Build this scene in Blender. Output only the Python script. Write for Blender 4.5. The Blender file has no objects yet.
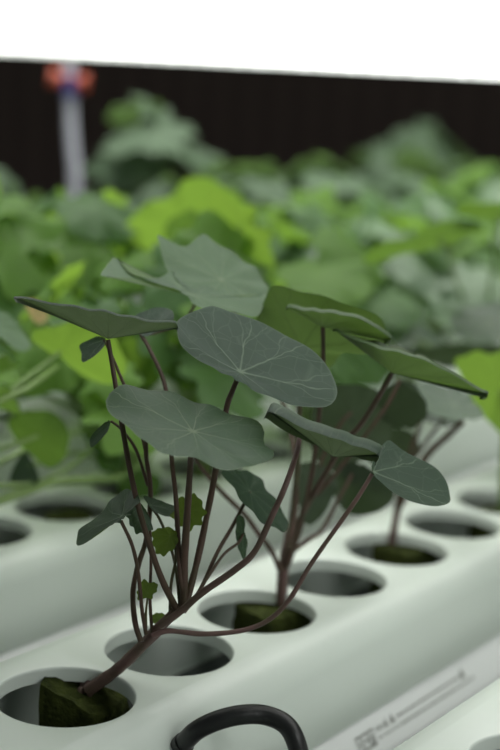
import bpy, bmesh, math, random
from mathutils import Vector, Matrix, noise
random.seed(7)
D = bpy.data
SC = bpy.context.scene
COL = SC.collection
R = math.radians

# ------------------------------------------------------------------ camera
F = 1400.0
H = 0.213
PITCH = math.atan((375 - 94.2) / F)
ROLL = R(3.5)
CAM = Vector((0, 0, H))
FW = Vector((0, math.cos(PITCH), -math.sin(PITCH)))
UP0 = Vector((0, math.sin(PITCH), math.cos(PITCH)))
RT0 = Vector((1, 0, 0))
RT = RT0 * math.cos(ROLL) + UP0 * math.sin(ROLL)
UP = -RT0 * math.sin(ROLL) + UP0 * math.cos(ROLL)
cam = D.cameras.new('camera')
cam.sensor_fit = 'VERTICAL'
cam.sensor_height = 36
cam.lens = F / 750 * 36
cam.clip_start = 0.01
cam.dof.use_dof = True
cam.dof.focus_distance = 0.492
cam.dof.aperture_fstop = 6.3
co = D.objects.new('camera', cam)
COL.objects.link(co)
m3 = Matrix((RT, UP, -FW)).transposed()
co.matrix_world = Matrix.Translation(CAM) @ m3.to_4x4()
SC.camera = co


def ray(px, py):
    return FW + RT * ((px - 250) / F) + UP * ((375 - py) / F)


def at(px, py, Y):
    d = ray(px, py)
    return CAM + d * (Y / d.y)


def atz(px, py, z):
    d = ray(px, py)
    return CAM + d * ((z - H) / d.z)


# channel frame: t runs along the channels, s across them
AZ = R(35.39)
U = Vector((math.sin(AZ), math.cos(AZ), 0))
N = Vector((math.cos(AZ), -math.sin(AZ), 0))


def ch(s, t, z=0.0):
    return N * s + U * t + Vector((0, 0, z))


# ------------------------------------------------------------------ tagging
def tag(o, label=None, cat=None, group=None, kind=None):
    if label: o['label'] = label
    if cat: o['category'] = cat
    if group: o['group'] = group
    if kind: o['kind'] = kind
    return o


def empty(name, loc, label, cat, group=None):
    o = D.objects.new(name, None)
    o.empty_display_size = 0.02
    COL.objects.link(o)
    o.location = loc
    o['_w'] = 0
    del o['_w']
    return tag(o, label, cat, group)


STALKS, BLADES = [], []


def origin(o):
    """world position of an object's origin (everything is unrotated unless copied)"""
    p = Vector(o.location)
    while o.parent:
        o = o.parent
        p += Vector(o.location)
    return p


def link(name, me, mat, parent=None, loc=None):
    """me has world coordinates; stored relative to its parent"""
    o = D.objects.new(name, me)
    if mat and not me.materials: me.materials.append(mat)
    COL.objects.link(o)
    if parent:
        me.transform(Matrix.Translation(-origin(parent)))
        o.parent = parent
    elif loc is not None:
        me.transform(Matrix.Translation(-Vector(loc)))
        o.location = loc
    return o


def mesh(name, verts, faces, smooth=True, sharp=None):
    me = D.meshes.new(name)
    me.from_pydata([tuple(v) for v in verts], [], faces)
    me.update()
    if smooth:
        me.shade_smooth()
        if sharp: me.set_sharp_from_angle(angle=R(sharp))
    return me


def bm_mesh(name, bm, smooth=True, sharp=40):
    bmesh.ops.recalc_face_normals(bm, faces=bm.faces)
    me = D.meshes.new(name)
    bm.to_mesh(me)
    bm.free()
    if smooth:
        me.shade_smooth()
        me.set_sharp_from_angle(angle=R(sharp))
    return me


def box(bm, c, ax, ay, az, bevel=0.0):
    """box centred at c, half axes ax ay az (vectors)"""
    M = Matrix((ax, ay, az)).transposed().to_4x4()
    r = bmesh.ops.create_cube(bm, size=2.0, matrix=Matrix.Translation(c) @ M)
    if bevel:
        es = list({e for v in r['verts'] for e in v.link_edges})
        bmesh.ops.bevel(bm, geom=es, offset=bevel, segments=2, affect='EDGES', profile=0.5)


def catmull(P, n):
    P = [Vector(p) for p in P]
    if len(P) < 3:
        return [P[0].lerp(P[-1], i / n) for i in range(n + 1)]
    Q = [P[0] * 2 - P[1]] + P + [P[-1] * 2 - P[-2]]
    out = []
    segs = len(P) - 1
    for i in range(n + 1):
        x = i / n * segs
        k = min(int(x), segs - 1)
        f = x - k
        a, b, c, d = Q[k:k + 4]
        out.append(0.5 * ((2 * b) + (c - a) * f + (2 * a - 5 * b + 4 * c - d) * f * f + (3 * b - a - 3 * c + d) * f ** 3))
    return out


def tube_mesh(name, pts, r0, r1, n=None, seg=9, lump=0.0, closed_ends=True):
    n = n or max(8, 6 * (len(pts) - 1))
    C = catmull(pts, n)
    V, Fc = [], []
    T = (C[1] - C[0]).normalized()
    ref = Vector((0, 0, 1)) if abs(T.z) < 0.8 else Vector((1, 0, 0))
    X = T.cross(ref).normalized()
    for i, c in enumerate(C):
        T = (C[min(i + 1, n)] - C[max(i - 1, 0)])
        T = T.normalized() if T.length > 1e-9 else Vector((0, 0, 1))
        X = (X - T * X.dot(T)).normalized()
        Y = T.cross(X)
        f = i / n
        r = r0 + (r1 - r0) * f
        if lump: r *= 1 + lump * noise.noise(c * 220)
        for k in range(seg):
            a = 2 * math.pi * k / seg
            V.append(c + (X * math.cos(a) + Y * math.sin(a)) * r)
    for i in range(n):
        for k in range(seg):
            k2 = (k + 1) % seg
            Fc.append((i * seg + k, i * seg + k2, (i + 1) * seg + k2, (i + 1) * seg + k))
    if closed_ends:
        V.append(C[0]); V.append(C[-1])
        a, b = len(V) - 2, len(V) - 1
        for k in range(seg):
            k2 = (k + 1) % seg
            Fc.append((a, k2, k))
            Fc.append((b, n * seg + k, n * seg + k2))
    return mesh(name, V, Fc, True, 60)


# ------------------------------------------------------------------ materials
def mat(name):
    m = D.materials.new(name)
    m.use_nodes = True
    nt = m.node_tree
    return m, nt, nt.nodes['Principled BSDF'], nt.nodes['Material Output']


def nd(nt, t, **kw):
    n = nt.nodes.new(t)
    for k, v in kw.items(): setattr(n, k, v)
    return n


def mth(nt, op, a, b=None, c=None, clamp=False):
    n = nt.nodes.new('ShaderNodeMath')
    n.operation = op
    n.use_clamp = clamp
    for i, v in enumerate((a, b, c)):
        if v is None: continue
        if isinstance(v, (int, float)): n.inputs[i].default_value = v
        else: nt.links.new(v, n.inputs[i])
    return n.outputs[0]


def mixc(nt, fac, a, b):
    n = nt.nodes.new('ShaderNodeMix')
    n.data_type = 'RGBA'
    for s, v in ((0, fac), (6, a), (7, b)):
        if isinstance(v, (int, float)): n.inputs[s].default_value = v
        elif isinstance(v, tuple): n.inputs[s].default_value = (*v, 1)
        else: nt.links.new(v, n.inputs[s])
    return n.outputs[2]


def simple(name, col, rough=0.5, spec=0.5, var=0.0, scale=30.0, bump=0.0, bscale=200.0, col2=None, metal=0.0):
    m, nt, p, out = mat(name)
    p.inputs['Roughness'].default_value = rough
    p.inputs['Specular IOR Level'].default_value = spec
    p.inputs['Metallic'].default_value = metal
    tc = nd(nt, 'ShaderNodeTexCoord')
    nz = nd(nt, 'ShaderNodeTexNoise')
    nz.inputs['Scale'].default_value = scale
    nz.inputs['Detail'].default_value = 4
    nt.links.new(tc.outputs['Object'], nz.inputs['Vector'])
    c2 = col2 or tuple(max(0, c * (1 - var)) for c in col)
    ramp = mth(nt, 'MULTIPLY_ADD', nz.outputs[0], 2.4, -0.7, clamp=True)
    nt.links.new(mixc(nt, ramp, col, c2), p.inputs['Base Color'])
    if bump:
        nb = nd(nt, 'ShaderNodeTexNoise')
        nb.inputs['Scale'].default_value = bscale
        nb.inputs['Detail'].default_value = 5
        nt.links.new(tc.outputs['Object'], nb.inputs['Vector'])
        b = nd(nt, 'ShaderNodeBump')
        b.inputs['Strength'].default_value = bump
        b.inputs['Distance'].default_value = 0.002
        nt.links.new(nb.outputs[0], b.inputs['Height'])
        nt.links.new(b.outputs[0], p.inputs['Normal'])
    return m


def leaf_mat(name, top, under, vein, trans, tfac, rough=0.5, spec=0.5, veins=1.0, nv=9):
    m, nt, p, out = mat(name)
    L = nt.links.new
    uv = nd(nt, 'ShaderNodeUVMap')
    uv.uv_map = 'leaf'
    sep = nd(nt, 'ShaderNodeSeparateXYZ')
    L(uv.outputs[0], sep.inputs[0])
    x = mth(nt, 'MULTIPLY_ADD', sep.outputs[0], 2.0, -1.0)
    y = mth(nt, 'MULTIPLY_ADD', sep.outputs[1], 2.0, -1.0)
    r = mth(nt, 'SQRT', mth(nt, 'ADD', mth(nt, 'MULTIPLY', x, x), mth(nt, 'MULTIPLY', y, y)))
    th = mth(nt, 'ARCTAN2', y, x)
    nz = nd(nt, 'ShaderNodeTexNoise')
    nz.inputs['Scale'].default_value = 5
    nz.inputs['Detail'].default_value = 2
    L(uv.outputs[0], nz.inputs['Vector'])
    wob = mth(nt, 'MULTIPLY_ADD', nz.outputs[0], 0.55, -0.27)
    q = mth(nt, 'ADD', mth(nt, 'MULTIPLY', th, nv / (2 * math.pi)), wob)
    q = mth(nt, 'SUBTRACT', mth(nt, 'FRACT', q), 0.5)
    aq = mth(nt, 'ABSOLUTE', q)
    arc = mth(nt, 'MULTIPLY', r, 2 * math.pi / nv)
    d1 = mth(nt, 'MULTIPLY', aq, arc)
    w1 = mth(nt, 'MULTIPLY_ADD', r, -0.012, 0.017)
    v1 = mth(nt, 'SUBTRACT', 1.0, mth(nt, 'DIVIDE', d1, w1), clamp=True)
    sp = mth(nt, 'MULTIPLY', mth(nt, 'SUBTRACT', r, 0.42), 0.62)
    d2 = mth(nt, 'MULTIPLY', mth(nt, 'ABSOLUTE', mth(nt, 'SUBTRACT', aq, sp)), arc)
    v2 = mth(nt, 'SUBTRACT', 1.0, mth(nt, 'DIVIDE', d2, 0.009), clamp=True)
    v2 = mth(nt, 'MULTIPLY', v2, mth(nt, 'GREATER_THAN', r, 0.42))
    vo = nd(nt, 'ShaderNodeTexVoronoi', feature='DISTANCE_TO_EDGE')
    vo.inputs['Scale'].default_value = 9
    L(uv.outputs[0], vo.inputs['Vector'])
    v3 = mth(nt, 'SUBTRACT', 1.0, mth(nt, 'DIVIDE', vo.outputs['Distance'], 0.035), clamp=True)
    hub = mth(nt, 'SUBTRACT', 1.0, mth(nt, 'DIVIDE', r, 0.07), clamp=True)
    v = mth(nt, 'ADD', mth(nt, 'MULTIPLY', v1, 0.75), mth(nt, 'MULTIPLY', v2, 0.42))
    v = mth(nt, 'ADD', v, mth(nt, 'MULTIPLY', v3, 0.16))
    v = mth(nt, 'ADD', v, hub)
    v = mth(nt, 'MULTIPLY', mth(nt, 'MINIMUM', v, 1.0), veins)
    rim = mth(nt, 'MULTIPLY_ADD', r, 40.0, -37.8, clamp=True)
    v = mth(nt, 'MAXIMUM', v, mth(nt, 'MULTIPLY', rim, 0.45 * veins))
    n2 = nd(nt, 'ShaderNodeTexNoise')
    n2.inputs['Scale'].default_value = 6
    n2.inputs['Detail'].default_value = 6
    L(uv.outputs[0], n2.inputs['Vector'])
    f2 = mth(nt, 'MULTIPLY_ADD', n2.outputs[0], 2.0, -0.5, clamp=True)
    ct = mixc(nt, f2, top, tuple(c * 0.78 for c in top))
    ct = mixc(nt, v, ct, vein)
    cu = mixc(nt, f2, under, tuple(c * 0.8 for c in under))
    cu = mixc(nt, mth(nt, 'MULTIPLY', v, 0.6), cu, tuple(c * 0.35 for c in under))
    geo = nd(nt, 'ShaderNodeNewGeometry')
    col = mixc(nt, geo.outputs['Backfacing'], ct, cu)
    L(col, p.inputs['Base Color'])
    p.inputs['Roughness'].default_value = rough
    p.inputs['Specular IOR Level'].default_value = spec
    bp = nd(nt, 'ShaderNodeBump')
    bp.inputs['Strength'].default_value = 0.25
    bp.inputs['Distance'].default_value = 0.0006
    L(mth(nt, 'ADD', n2.outputs[0], v), bp.inputs['Height'])
    L(bp.outputs[0], p.inputs['Normal'])
    tr = nd(nt, 'ShaderNodeBsdfTranslucent')
    L(mixc(nt, mth(nt, 'MULTIPLY', v, 0.7), trans, tuple(c * 0.4 for c in trans)), tr.inputs['Color'])
    mx = nd(nt, 'ShaderNodeMixShader')
    mx.inputs[0].default_value = tfac
    L(p.outputs[0], mx.inputs[1])
    L(tr.outputs[0], mx.inputs[2])
    L(mx.outputs[0], out.inputs['Surface'])
    return m


M = {}
M['plastic'] = simple('white_plastic', (0.70, 0.77, 0.71), 0.34, 0.5, 0.05, 9, 0.04, 60)
M['trough'] = simple('grey_plastic', (0.86, 0.88, 0.88), 0.3, 0.5, 0.05, 9)
M['inside_shade'] = simple('grey_inside_shade', (0.17, 0.19, 0.18), 0.5, 0.4, 0.25, 40)  # grey stands in for the shade inside the white channels
M['print'] = simple('print_ink', (0.33, 0.34, 0.32), 0.6, 0.3, 0.3, 200)
M['plug'] = simple('mossy_rockwool', (0.060, 0.075, 0.018), 0.95, 0.1, 0.4, 160, 1.0, 420, (0.020, 0.027, 0.008))
M['stem'] = simple('stem_skin', (0.15, 0.086, 0.080), 0.5, 0.35, 0.3, 90, 0.2, 500, (0.085, 0.062, 0.042))
M['stalk'] = simple('stalk_skin', (0.098, 0.054, 0.042), 0.5, 0.3, 0.3, 120, 0.2, 500, (0.062, 0.048, 0.026))
M['stalkgreen'] = simple('green_stalk_skin', (0.10, 0.115, 0.040), 0.5, 0.4, 0.3, 120, 0.2, 500, (0.085, 0.062, 0.040))
M['bgstalk'] = simple('pale_stalk_skin', (0.24, 0.36, 0.12), 0.5, 0.4, 0.2, 60)
M['rubber'] = simple('black_rubber', (0.012, 0.013, 0.013), 0.38, 0.5, 0.2, 60, 0.1, 300)
M['leafd'] = leaf_mat('leaf_dark', (0.029, 0.056, 0.041), (0.060, 0.095, 0.040), (0.15, 0.21, 0.14), (0.12, 0.22, 0.04), 0.20, 0.5, 0.32)
M['leafl'] = leaf_mat('leaf_light', (0.075, 0.120, 0.088), (0.08, 0.13, 0.05), (0.22, 0.29, 0.18), (0.18, 0.33, 0.05), 0.24, 0.5, 0.5)
M['leafu'] = leaf_mat('leaf_thin', (0.09, 0.14, 0.08), (0.070, 0.112, 0.042), (0.24, 0.32, 0.18), (0.14, 0.25, 0.045), 0.34, 0.5, 0.5)
M['leafs'] = leaf_mat('leaf_dark_under', (0.036, 0.060, 0.040), (0.040, 0.064, 0.034), (0.15, 0.2, 0.13), (0.10, 0.17, 0.04), 0.10, 0.5, 0.35)  # dark green underside, hardly translucent
M['leafn'] = leaf_mat('leaf_grey_under', (0.045, 0.075, 0.055), (0.135, 0.170, 0.120), (0.15, 0.2, 0.13), (0.16, 0.25, 0.08), 0.18, 0.5, 0.35)
M['leafp'] = leaf_mat('leaf_pale', (0.110, 0.170, 0.108), (0.11, 0.18, 0.07), (0.21, 0.28, 0.17), (0.20, 0.36, 0.06), 0.26, 0.55, 0.4)
M['leafy'] = leaf_mat('leaf_young', (0.11, 0.17, 0.035), (0.11, 0.17, 0.035), (0.2, 0.28, 0.07), (0.25, 0.38, 0.04), 0.3, 0.55, 0.3)
M['leafb'] = leaf_mat('leaf_bright', (0.13, 0.25, 0.055), (0.14, 0.26, 0.045), (0.22, 0.36, 0.12), (0.34, 0.57, 0.07), 0.45, 0.55, 0.2, 0.6)
M['leafg'] = leaf_mat('leaf_greyish', (0.135, 0.22, 0.125), (0.15, 0.25, 0.11), (0.25, 0.36, 0.20), (0.24, 0.42, 0.10), 0.3, 0.5, 0.5, 0.6)
M['leafm'] = leaf_mat('leaf_mid', (0.080, 0.160, 0.060), (0.09, 0.17, 0.05), (0.18, 0.29, 0.13), (0.22, 0.40, 0.05), 0.36, 0.55, 0.2, 0.6)
M['leafdull'] = leaf_mat('leaf_dull', (0.080, 0.125, 0.074), (0.09, 0.14, 0.07), (0.17, 0.24, 0.14), (0.15, 0.26, 0.07), 0.25, 0.6, 0.2, 0.5)
M['leafdead'] = leaf_mat('leaf_yellowed', (0.50, 0.38, 0.17), (0.50, 0.38, 0.17), (0.5, 0.4, 0.2), (0.5, 0.36, 0.12), 0.3, 0.6, 0.3, 0.3)
M['metal'] = simple('painted_metal', (0.62, 0.63, 0.62), 0.45, 0.5, 0.1, 40)
M['trim'] = simple('chalky_trim', (0.92, 0.93, 0.92), 0.7, 0.3, 0.3, 160, 0.5, 300)
M['bench'] = simple('bench_grey', (0.10, 0.10, 0.10), 0.6, 0.4, 0.2, 20)
M['pipe'] = simple('pipe_plastic', (0.50, 0.51, 0.58), 0.4, 0.5, 0.1, 20)
M['blue'] = simple('blue_plastic', (0.07, 0.08, 0.28), 0.4, 0.5, 0.1, 20)
M['red'] = simple('red_plastic', (0.42, 0.08, 0.04), 0.4, 0.5, 0.1, 20)
M['floor'] = simple('floor_concrete', (0.16, 0.15, 0.14), 0.8, 0.3, 0.3, 4)
# dark back wall: faint vertical boards
mw, nt, p, out = mat('dark_boards')
tc = nd(nt, 'ShaderNodeTexCoord')
wv = nd(nt, 'ShaderNodeTexWave')
wv.inputs['Scale'].default_value = 5
wv.inputs['Distortion'].default_value = 1.0
nt.links.new(tc.outputs['Object'], wv.inputs['Vector'])
nt.links.new(mixc(nt, wv.outputs['Fac'], (0.052, 0.037, 0.033), (0.066, 0.048, 0.042)), p.inputs['Base Color'])
p.inputs['Roughness'].default_value = 0.8
p.inputs['Specular IOR Level'].default_value = 0.2
M['wall'] = mw
me_, nt, p, out = mat('light_diffuser')
p.inputs['Base Color'].default_value = (0.9, 0.9, 0.9, 1)
p.inputs['Emission Color'].default_value = (1.0, 1.0, 0.97, 1)
p.inputs['Emission Strength'].default_value = 1.7
M['glow'] = me_

# ------------------------------------------------------------------ setting
bm = bmesh.new()
box(bm, Vector((0.6, 2.95, 0.35)), Vector((3.2, 0, 0)), Vector((0, 0.04, 0)), Vector((0, 0, 1.25)))
tag(link('wall_back', bm_mesh('wall_back', bm, False), M['wall']), kind='structure')
bm = bmesh.new()
box(bm, Vector((0.6, 1.0, -0.93)), Vector((3.2, 0, 0)), Vector((0, 2.0, 0)), Vector((0, 0, 0.03)))
tag(link('floor', bm_mesh('floor', bm, False), M['floor']), kind='structure')

# bench that carries the channels
be = empty('growing_bench', ch(-0.5, 1.05, -0.9), 'grey bench carrying the white growing channels', 'bench')
bm = bmesh.new()
box(bm, ch(-0.52, 1.10, -0.089), N * 0.52, U * 1.25, Vector((0, 0, 0.012)))
link('bench_top', bm_mesh('bench_top', bm), M['bench'], be)
for a in (-0.98, -0.06):
    for b in (-0.05, 2.2):
        bm = bmesh.new()
        box(bm, ch(a, b, -0.5005), N * 0.02, U * 0.02, Vector((0, 0, 0.3995)))
        link('leg', bm_mesh('leg', bm), M['bench'], be)

# ------------------------------------------------------------------ channels
T0, T1 = -0.12, 2.26
PITCHT = 0.0583
HR = 0.0250


def lid_profile():
    pr = []
    fl, w, rad = 0.0268, 0.0405, 0.0137
    for i in range(9):
        a = i / 8 * math.pi / 2 * 0.97
        pr.append((fl + rad * math.sin(a), -rad * (1 - math.cos(a))))
    pr.append((0.0412, -0.030))
    pr.append((0.0416, -0.0425))
    pr.append((0.0408, -0.0442))
    pr.append((0.0385, -0.0446))
    return pr


def make_channel(c, holes, label, group, bx=0.0068):
    root = empty('growing_channel', ch(c, 0.9, -0.077), label, 'growing channel', group)
    V, Fc = [], []

    def add(s, t, z):
        if s <= -0.0268 + 1e-6: s -= bx      # the flat top is wider behind the holes
        V.append(ch(c + s, t, z))
        return len(V) - 1
    # cells with round holes
    hs = [h for h in holes if T0 + 0.03 < h < T1 - 0.03]
    bnd = [T0] + [(hs[i] + hs[i + 1]) / 2 for i in range(len(hs) - 1)] + [T1]
    fl = 0.0268
    NS = 48
    rings = [(HR + 0.0007, 0.0), (HR + 0.0003, -0.00012), (HR, -0.0005), (HR - 0.00015, -0.0012), (HR - 0.0002, -0.0056)]
    for i, hc in enumerate(hs):
        a0, a1 = bnd[i] - hc, bnd[i + 1] - hc
        a0 = max(a0, -0.03); a1 = min(a1, 0.03)
        corner = {}
        for ct in (a0, a1):
            for cs in (-fl, fl):
                an = (math.atan2(cs, ct) - math.pi / 4) % (2 * math.pi)
                corner[int(round(an / (2 * math.pi) * NS)) % NS] = (cs, ct)
        outer, inner = [], []
        loops = []
        for z, inn in ((0.0, False),):
            lo = []
            for k in range(NS):
                an = 2 * math.pi * k / NS + math.pi / 4
                cx, sx = math.cos(an), math.sin(an)
                lt = (a1 if cx > 0 else -a0) / max(abs(cx), 1e-9)
                ls = fl / max(abs(sx), 1e-9)
                l = min(lt, ls)
                cs, ct = corner.get(k, (sx * l, cx * l))
                lo.append(add(cs, hc + ct, 0.0))
            loops.append(lo)
        for rr, z in rings:
            lo = []
            for k in range(NS):
                an = 2 * math.pi * k / NS + math.pi / 4
                lo.append(add(math.sin(an) * rr, hc + math.cos(an) * rr, z))
            loops.append(lo)
        lo = []
        for k in range(NS):   # underside of the lid
            an = 2 * math.pi * k / NS + math.pi / 4
            cx, sx = math.cos(an), math.sin(an)
            l = min((a1 if cx > 0 else -a0) / max(abs(cx), 1e-9), fl / max(abs(sx), 1e-9))
            cs, ct = corner.get(k, (sx * l, cx * l))
            lo.append(add(cs, hc + ct, -0.0056))
        loops.append(lo)
        for A, B in zip(loops, loops[1:]):
            for k in range(NS):
                k2 = (k + 1) % NS
                Fc.append((A[k], A[k2], B[k2], B[k]))
        # filler strips between cells when they are wider than 60 mm
        for lo_, hi_ in ((bnd[i], hc + a0), (hc + a1, bnd[i + 1])):
            if hi_ - lo_ > 1e-5:
                for z in (0.0, -0.0056):
                    Fc.append((add(-fl, lo_, z), add(fl, lo_, z), add(fl, hi_, z), add(-fl, hi_, z)))
    # shoulders and skirts
    pr = lid_profile()
    nt_ = 24
    for sg in (1, -1):
        cols = []
        for j in range(nt_ + 1):
            t = T0 + (T1 - T0) * j / nt_
            cols.append([add(sg * s, t, z) for s, z in pr])
        for j in range(nt_):
            for k in range(len(pr) - 1):
                f = (cols[j][k], cols[j][k + 1], cols[j + 1][k + 1], cols[j + 1][k])
                Fc.append(f if sg > 0 else f[::-1])
    # end plates
    for t in (T0, T1):
        poly = [(s, z) for s, z in pr] + [(-s, z) for s, z in reversed(pr)]
        Fc.append([add(s, t, z) for s, z in poly])
    bm = bmesh.new()
    vs = [bm.verts.new(v) for v in V]
    for f in Fc:
        try: bm.faces.new([vs[i] for i in f])
        except ValueError: pass
    bmesh.ops.remove_doubles(bm, verts=bm.verts, dist=1e-6)
    me = bm_mesh('lid', bm, True, 38)
    link('lid', me, M['plastic'], root)
    # trough below the lid: lip, outer wall, floor, inner wall
    out_p = [(0.0388, -0.0446), (0.0405, -0.0449), (0.0420, -0.0458), (0.0490, -0.0585), (0.0495, -0.0605), (0.0495, -0.074),
             (0.0475, -0.077), (0, -0.077)]
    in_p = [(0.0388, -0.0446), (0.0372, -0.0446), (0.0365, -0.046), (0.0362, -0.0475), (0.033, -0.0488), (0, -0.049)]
    for pname, prf, pm in (('trough', out_p, 'trough'), ('trough_shaded_inside', in_p, 'inside_shade')):  # inner faces get their own grey so the holes look shaded
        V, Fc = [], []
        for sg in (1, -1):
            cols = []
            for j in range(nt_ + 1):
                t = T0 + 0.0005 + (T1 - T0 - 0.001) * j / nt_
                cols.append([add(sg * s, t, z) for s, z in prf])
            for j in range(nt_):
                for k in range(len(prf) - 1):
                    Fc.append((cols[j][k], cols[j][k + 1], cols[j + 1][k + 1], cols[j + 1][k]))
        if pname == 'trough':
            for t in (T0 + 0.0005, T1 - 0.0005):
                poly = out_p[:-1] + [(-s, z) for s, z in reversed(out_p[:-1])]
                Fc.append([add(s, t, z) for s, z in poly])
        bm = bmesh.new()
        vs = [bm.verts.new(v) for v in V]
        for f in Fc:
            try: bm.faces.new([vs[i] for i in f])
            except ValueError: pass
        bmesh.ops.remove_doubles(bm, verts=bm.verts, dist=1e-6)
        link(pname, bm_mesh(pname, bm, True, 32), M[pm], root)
    return root


C1 = -0.3166
h1 = [0.3445 + PITCHT * k for k in range(-8, 34)]
h1_cut = [h for i, h in enumerate(h1) if i != 7]
h0 = [0.4130 + PITCHT * k for k in range(-9, 32)]
CB = [-0.4745, -0.6245, -0.7785, -0.9325]
hb = [[0.5100 + off + PITCHT * k for k in range(-10, 31)] for off in (0, 0.012, -0.008, 0.02)]
G = None
chan1 = make_channel(C1, h1_cut, 'white channel whose near holes hold the dark-leaved plants, print along its lower edge', G)
make_channel(-0.1645, h0, 'white channel in the bottom right corner, in front of the printed edge', G, 0.0110)
make_channel(CB[0], hb[0], 'white channel behind the front plants, with a mossy plug in its hole at left', G)
make_channel(CB[1], hb[1], 'second white channel behind the front plants, under bright leafy plants', G)
make_channel(CB[2], hb[2], 'third white channel behind the front plants, hidden under blurred foliage', G)
make_channel(CB[3], hb[3], 'farthest white channel, under the last row of plants before the dark wall', G)

# printed marks on the lip of the front channel (sloping face)
V, Fc = [], []
LP0, LP1 = Vector((0.0420, 0, -0.0458)), Vector((0.0490, 0, -0.0585))


def lip(t, v):   # v 0 top .. 1 bottom
    p = LP0.lerp(LP1, v)
    return ch(C1 + p.x + 0.00022, t, p.z + 0.00008)


def pquad(t0, v0, t1, v1, sh=0.0):
    i = len(V)
    V.extend([lip(t0, v0), lip(t1, v0), lip(t1 - sh, v1), lip(t0 - sh, v1)])
    Fc.append((i, i + 1, i + 2, i + 3))


tt = 0.3700


def ringbox(t0, t1, v0, v1, w, vw):
    pquad(t0, v0, t1, v0 + vw); pquad(t0, v1 - vw, t1, v1)
    pquad(t0, v0, t0 + w, v1); pquad(t1 - w, v0, t1, v1)


def t_at(px, py):
    d = ray(px, py)
    return (CAM + d * ((C1 + 0.0455) / d.dot(N)) - Vector((0, 0, 0))).dot(U)


def pr(f):          # f runs 0..1 along the print
    return TA + (TB - TA) * f


TA, TB = t_at(357, 750), t_at(472, 668)
print('print', TA, TB)
for k in range(3):   # three rounded outlined letters
    o = TA + 0.0050 * k
    ringbox(o, o + 0.0042, 0.24, 0.74, 0.0005, 0.06)
    if k == 0: pquad(o + 0.0018, 0.40, o + 0.0024, 0.60)
    if k == 1: pquad(o + 0.0018, 0.44, o + 0.0034, 0.52)
    if k == 2:
        pquad(o + 0.0013, 0.38, o + 0.0018, 0.74); pquad(o + 0.0026, 0.38, o + 0.0031, 0.74)
rr_ = random.Random(3)
t = TA + 0.0165
for k in range(3):
    pquad(t, 0.28, t + 0.0010, 0.42); t += 0.0022
for hh in (0.003, 0.0042):
    i = len(V)
    V.extend([lip(t, 0.44), lip(t + hh, 0.44), lip(t + hh / 2, 0.16)])
    Fc.append((i, i + 1, i + 2))
    t += hh + 0.0016
while t < TB - 0.012:
    w = rr_.choice((0.0010, 0.0014, 0.0018))
    pquad(t, 0.31, t + w, 0.38); t += w + 0.0004
i = len(V)
V.extend([lip(t, 0.44), lip(t + 0.005, 0.44), lip(t + 0.0025, 0.10)])
Fc.append((i, i + 1, i + 2))
t = TA + 0.0165
while t < TB:
    w = rr_.choice((0.0008, 0.0012, 0.0016))
    pquad(t, 0.58, t + w, 0.65); t += w + (0.0010 if t < TA + 0.035 else 0.0004)
link('printed_marking', mesh('printed_marking', V, Fc, False), M['print'], chan1)


# ------------------------------------------------------------------ rockwool plugs
def make_plug(parent, p, ang, size=0.0130, top=-0.0065, bottom=-0.0488, tip=0.0, rough=1.0):
    bm = bmesh.new()
    bmesh.ops.create_cube(bm, size=2)
    bmesh.ops.subdivide_edges(bm, edges=bm.edges[:], cuts=9, use_grid_fill=True)
    hz = (top - bottom) / 2
    for v in bm.verts:
        q = Vector(v.co)
        rnd = 1 - 0.06 * (abs(q.x) ** 6 + abs(q.y) ** 6 + abs(q.z) ** 6 - 1) / 2
        w = Vector((q.x * size * rnd, q.y * size * rnd, q.z * hz))
        k = noise.noise_vector(w * 180 + p * 50) * 0.0012 * rough + noise.noise_vector(w * 600 + p * 50) * 0.0008 * rough
        if q.z < -0.9: k.z = 0
        w += k
        if q.z > 0.9: w.z += 0.0016 * rough * noise.noise(w * 300)
        w.z -= tip * w.x * (0.5 + 0.5 * q.z)
        v.co = w
    me = bm_mesh('rockwool_plug', bm, True, 70)
    me.transform(Matrix.Translation(Vector((p.x, p.y, (top + bottom) / 2))) @ Matrix.Rotation(ang, 4, 'Z'))
    return link('rockwool_plug', me, M['plug'], parent)


# ------------------------------------------------------------------ leaves
def resample(P, n, closed=True):
    """smooth resample of a 2-D outline by arc length"""
    Q = [Vector((a[0], a[1], 0)) for a in P]
    m = len(Q)
    fine = []
    rng = m if closed else m - 1
    for i in range(rng):
        if closed: a, b, c, d = Q[i - 1], Q[i], Q[(i + 1) % m], Q[(i + 2) % m]
        else: a, b, c, d = Q[max(i - 1, 0)], Q[i], Q[i + 1], Q[min(i + 2, m - 1)]
        for k in range(10):
            f = k / 10
            fine.append(0.5 * ((2 * b) + (c - a) * f + (2 * a - 5 * b + 4 * c - d) * f * f + (3 * b - a - 3 * c + d) * f ** 3))
    fine.append(fine[0].copy() if closed else Q[-1].copy())
    L = [0]
    for i in range(1, len(fine)): L.append(L[-1] + (fine[i] - fine[i - 1]).length)
    out = []
    k = 0
    for i in range(n):
        x = L[-1] * i / (n if closed else n - 1)
        while k < len(L) - 2 and L[k + 1] < x: k += 1
        f = (x - L[k]) / max(L[k + 1] - L[k], 1e-9)
        out.append(fine[k].lerp(fine[k + 1], f))
    return out


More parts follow.
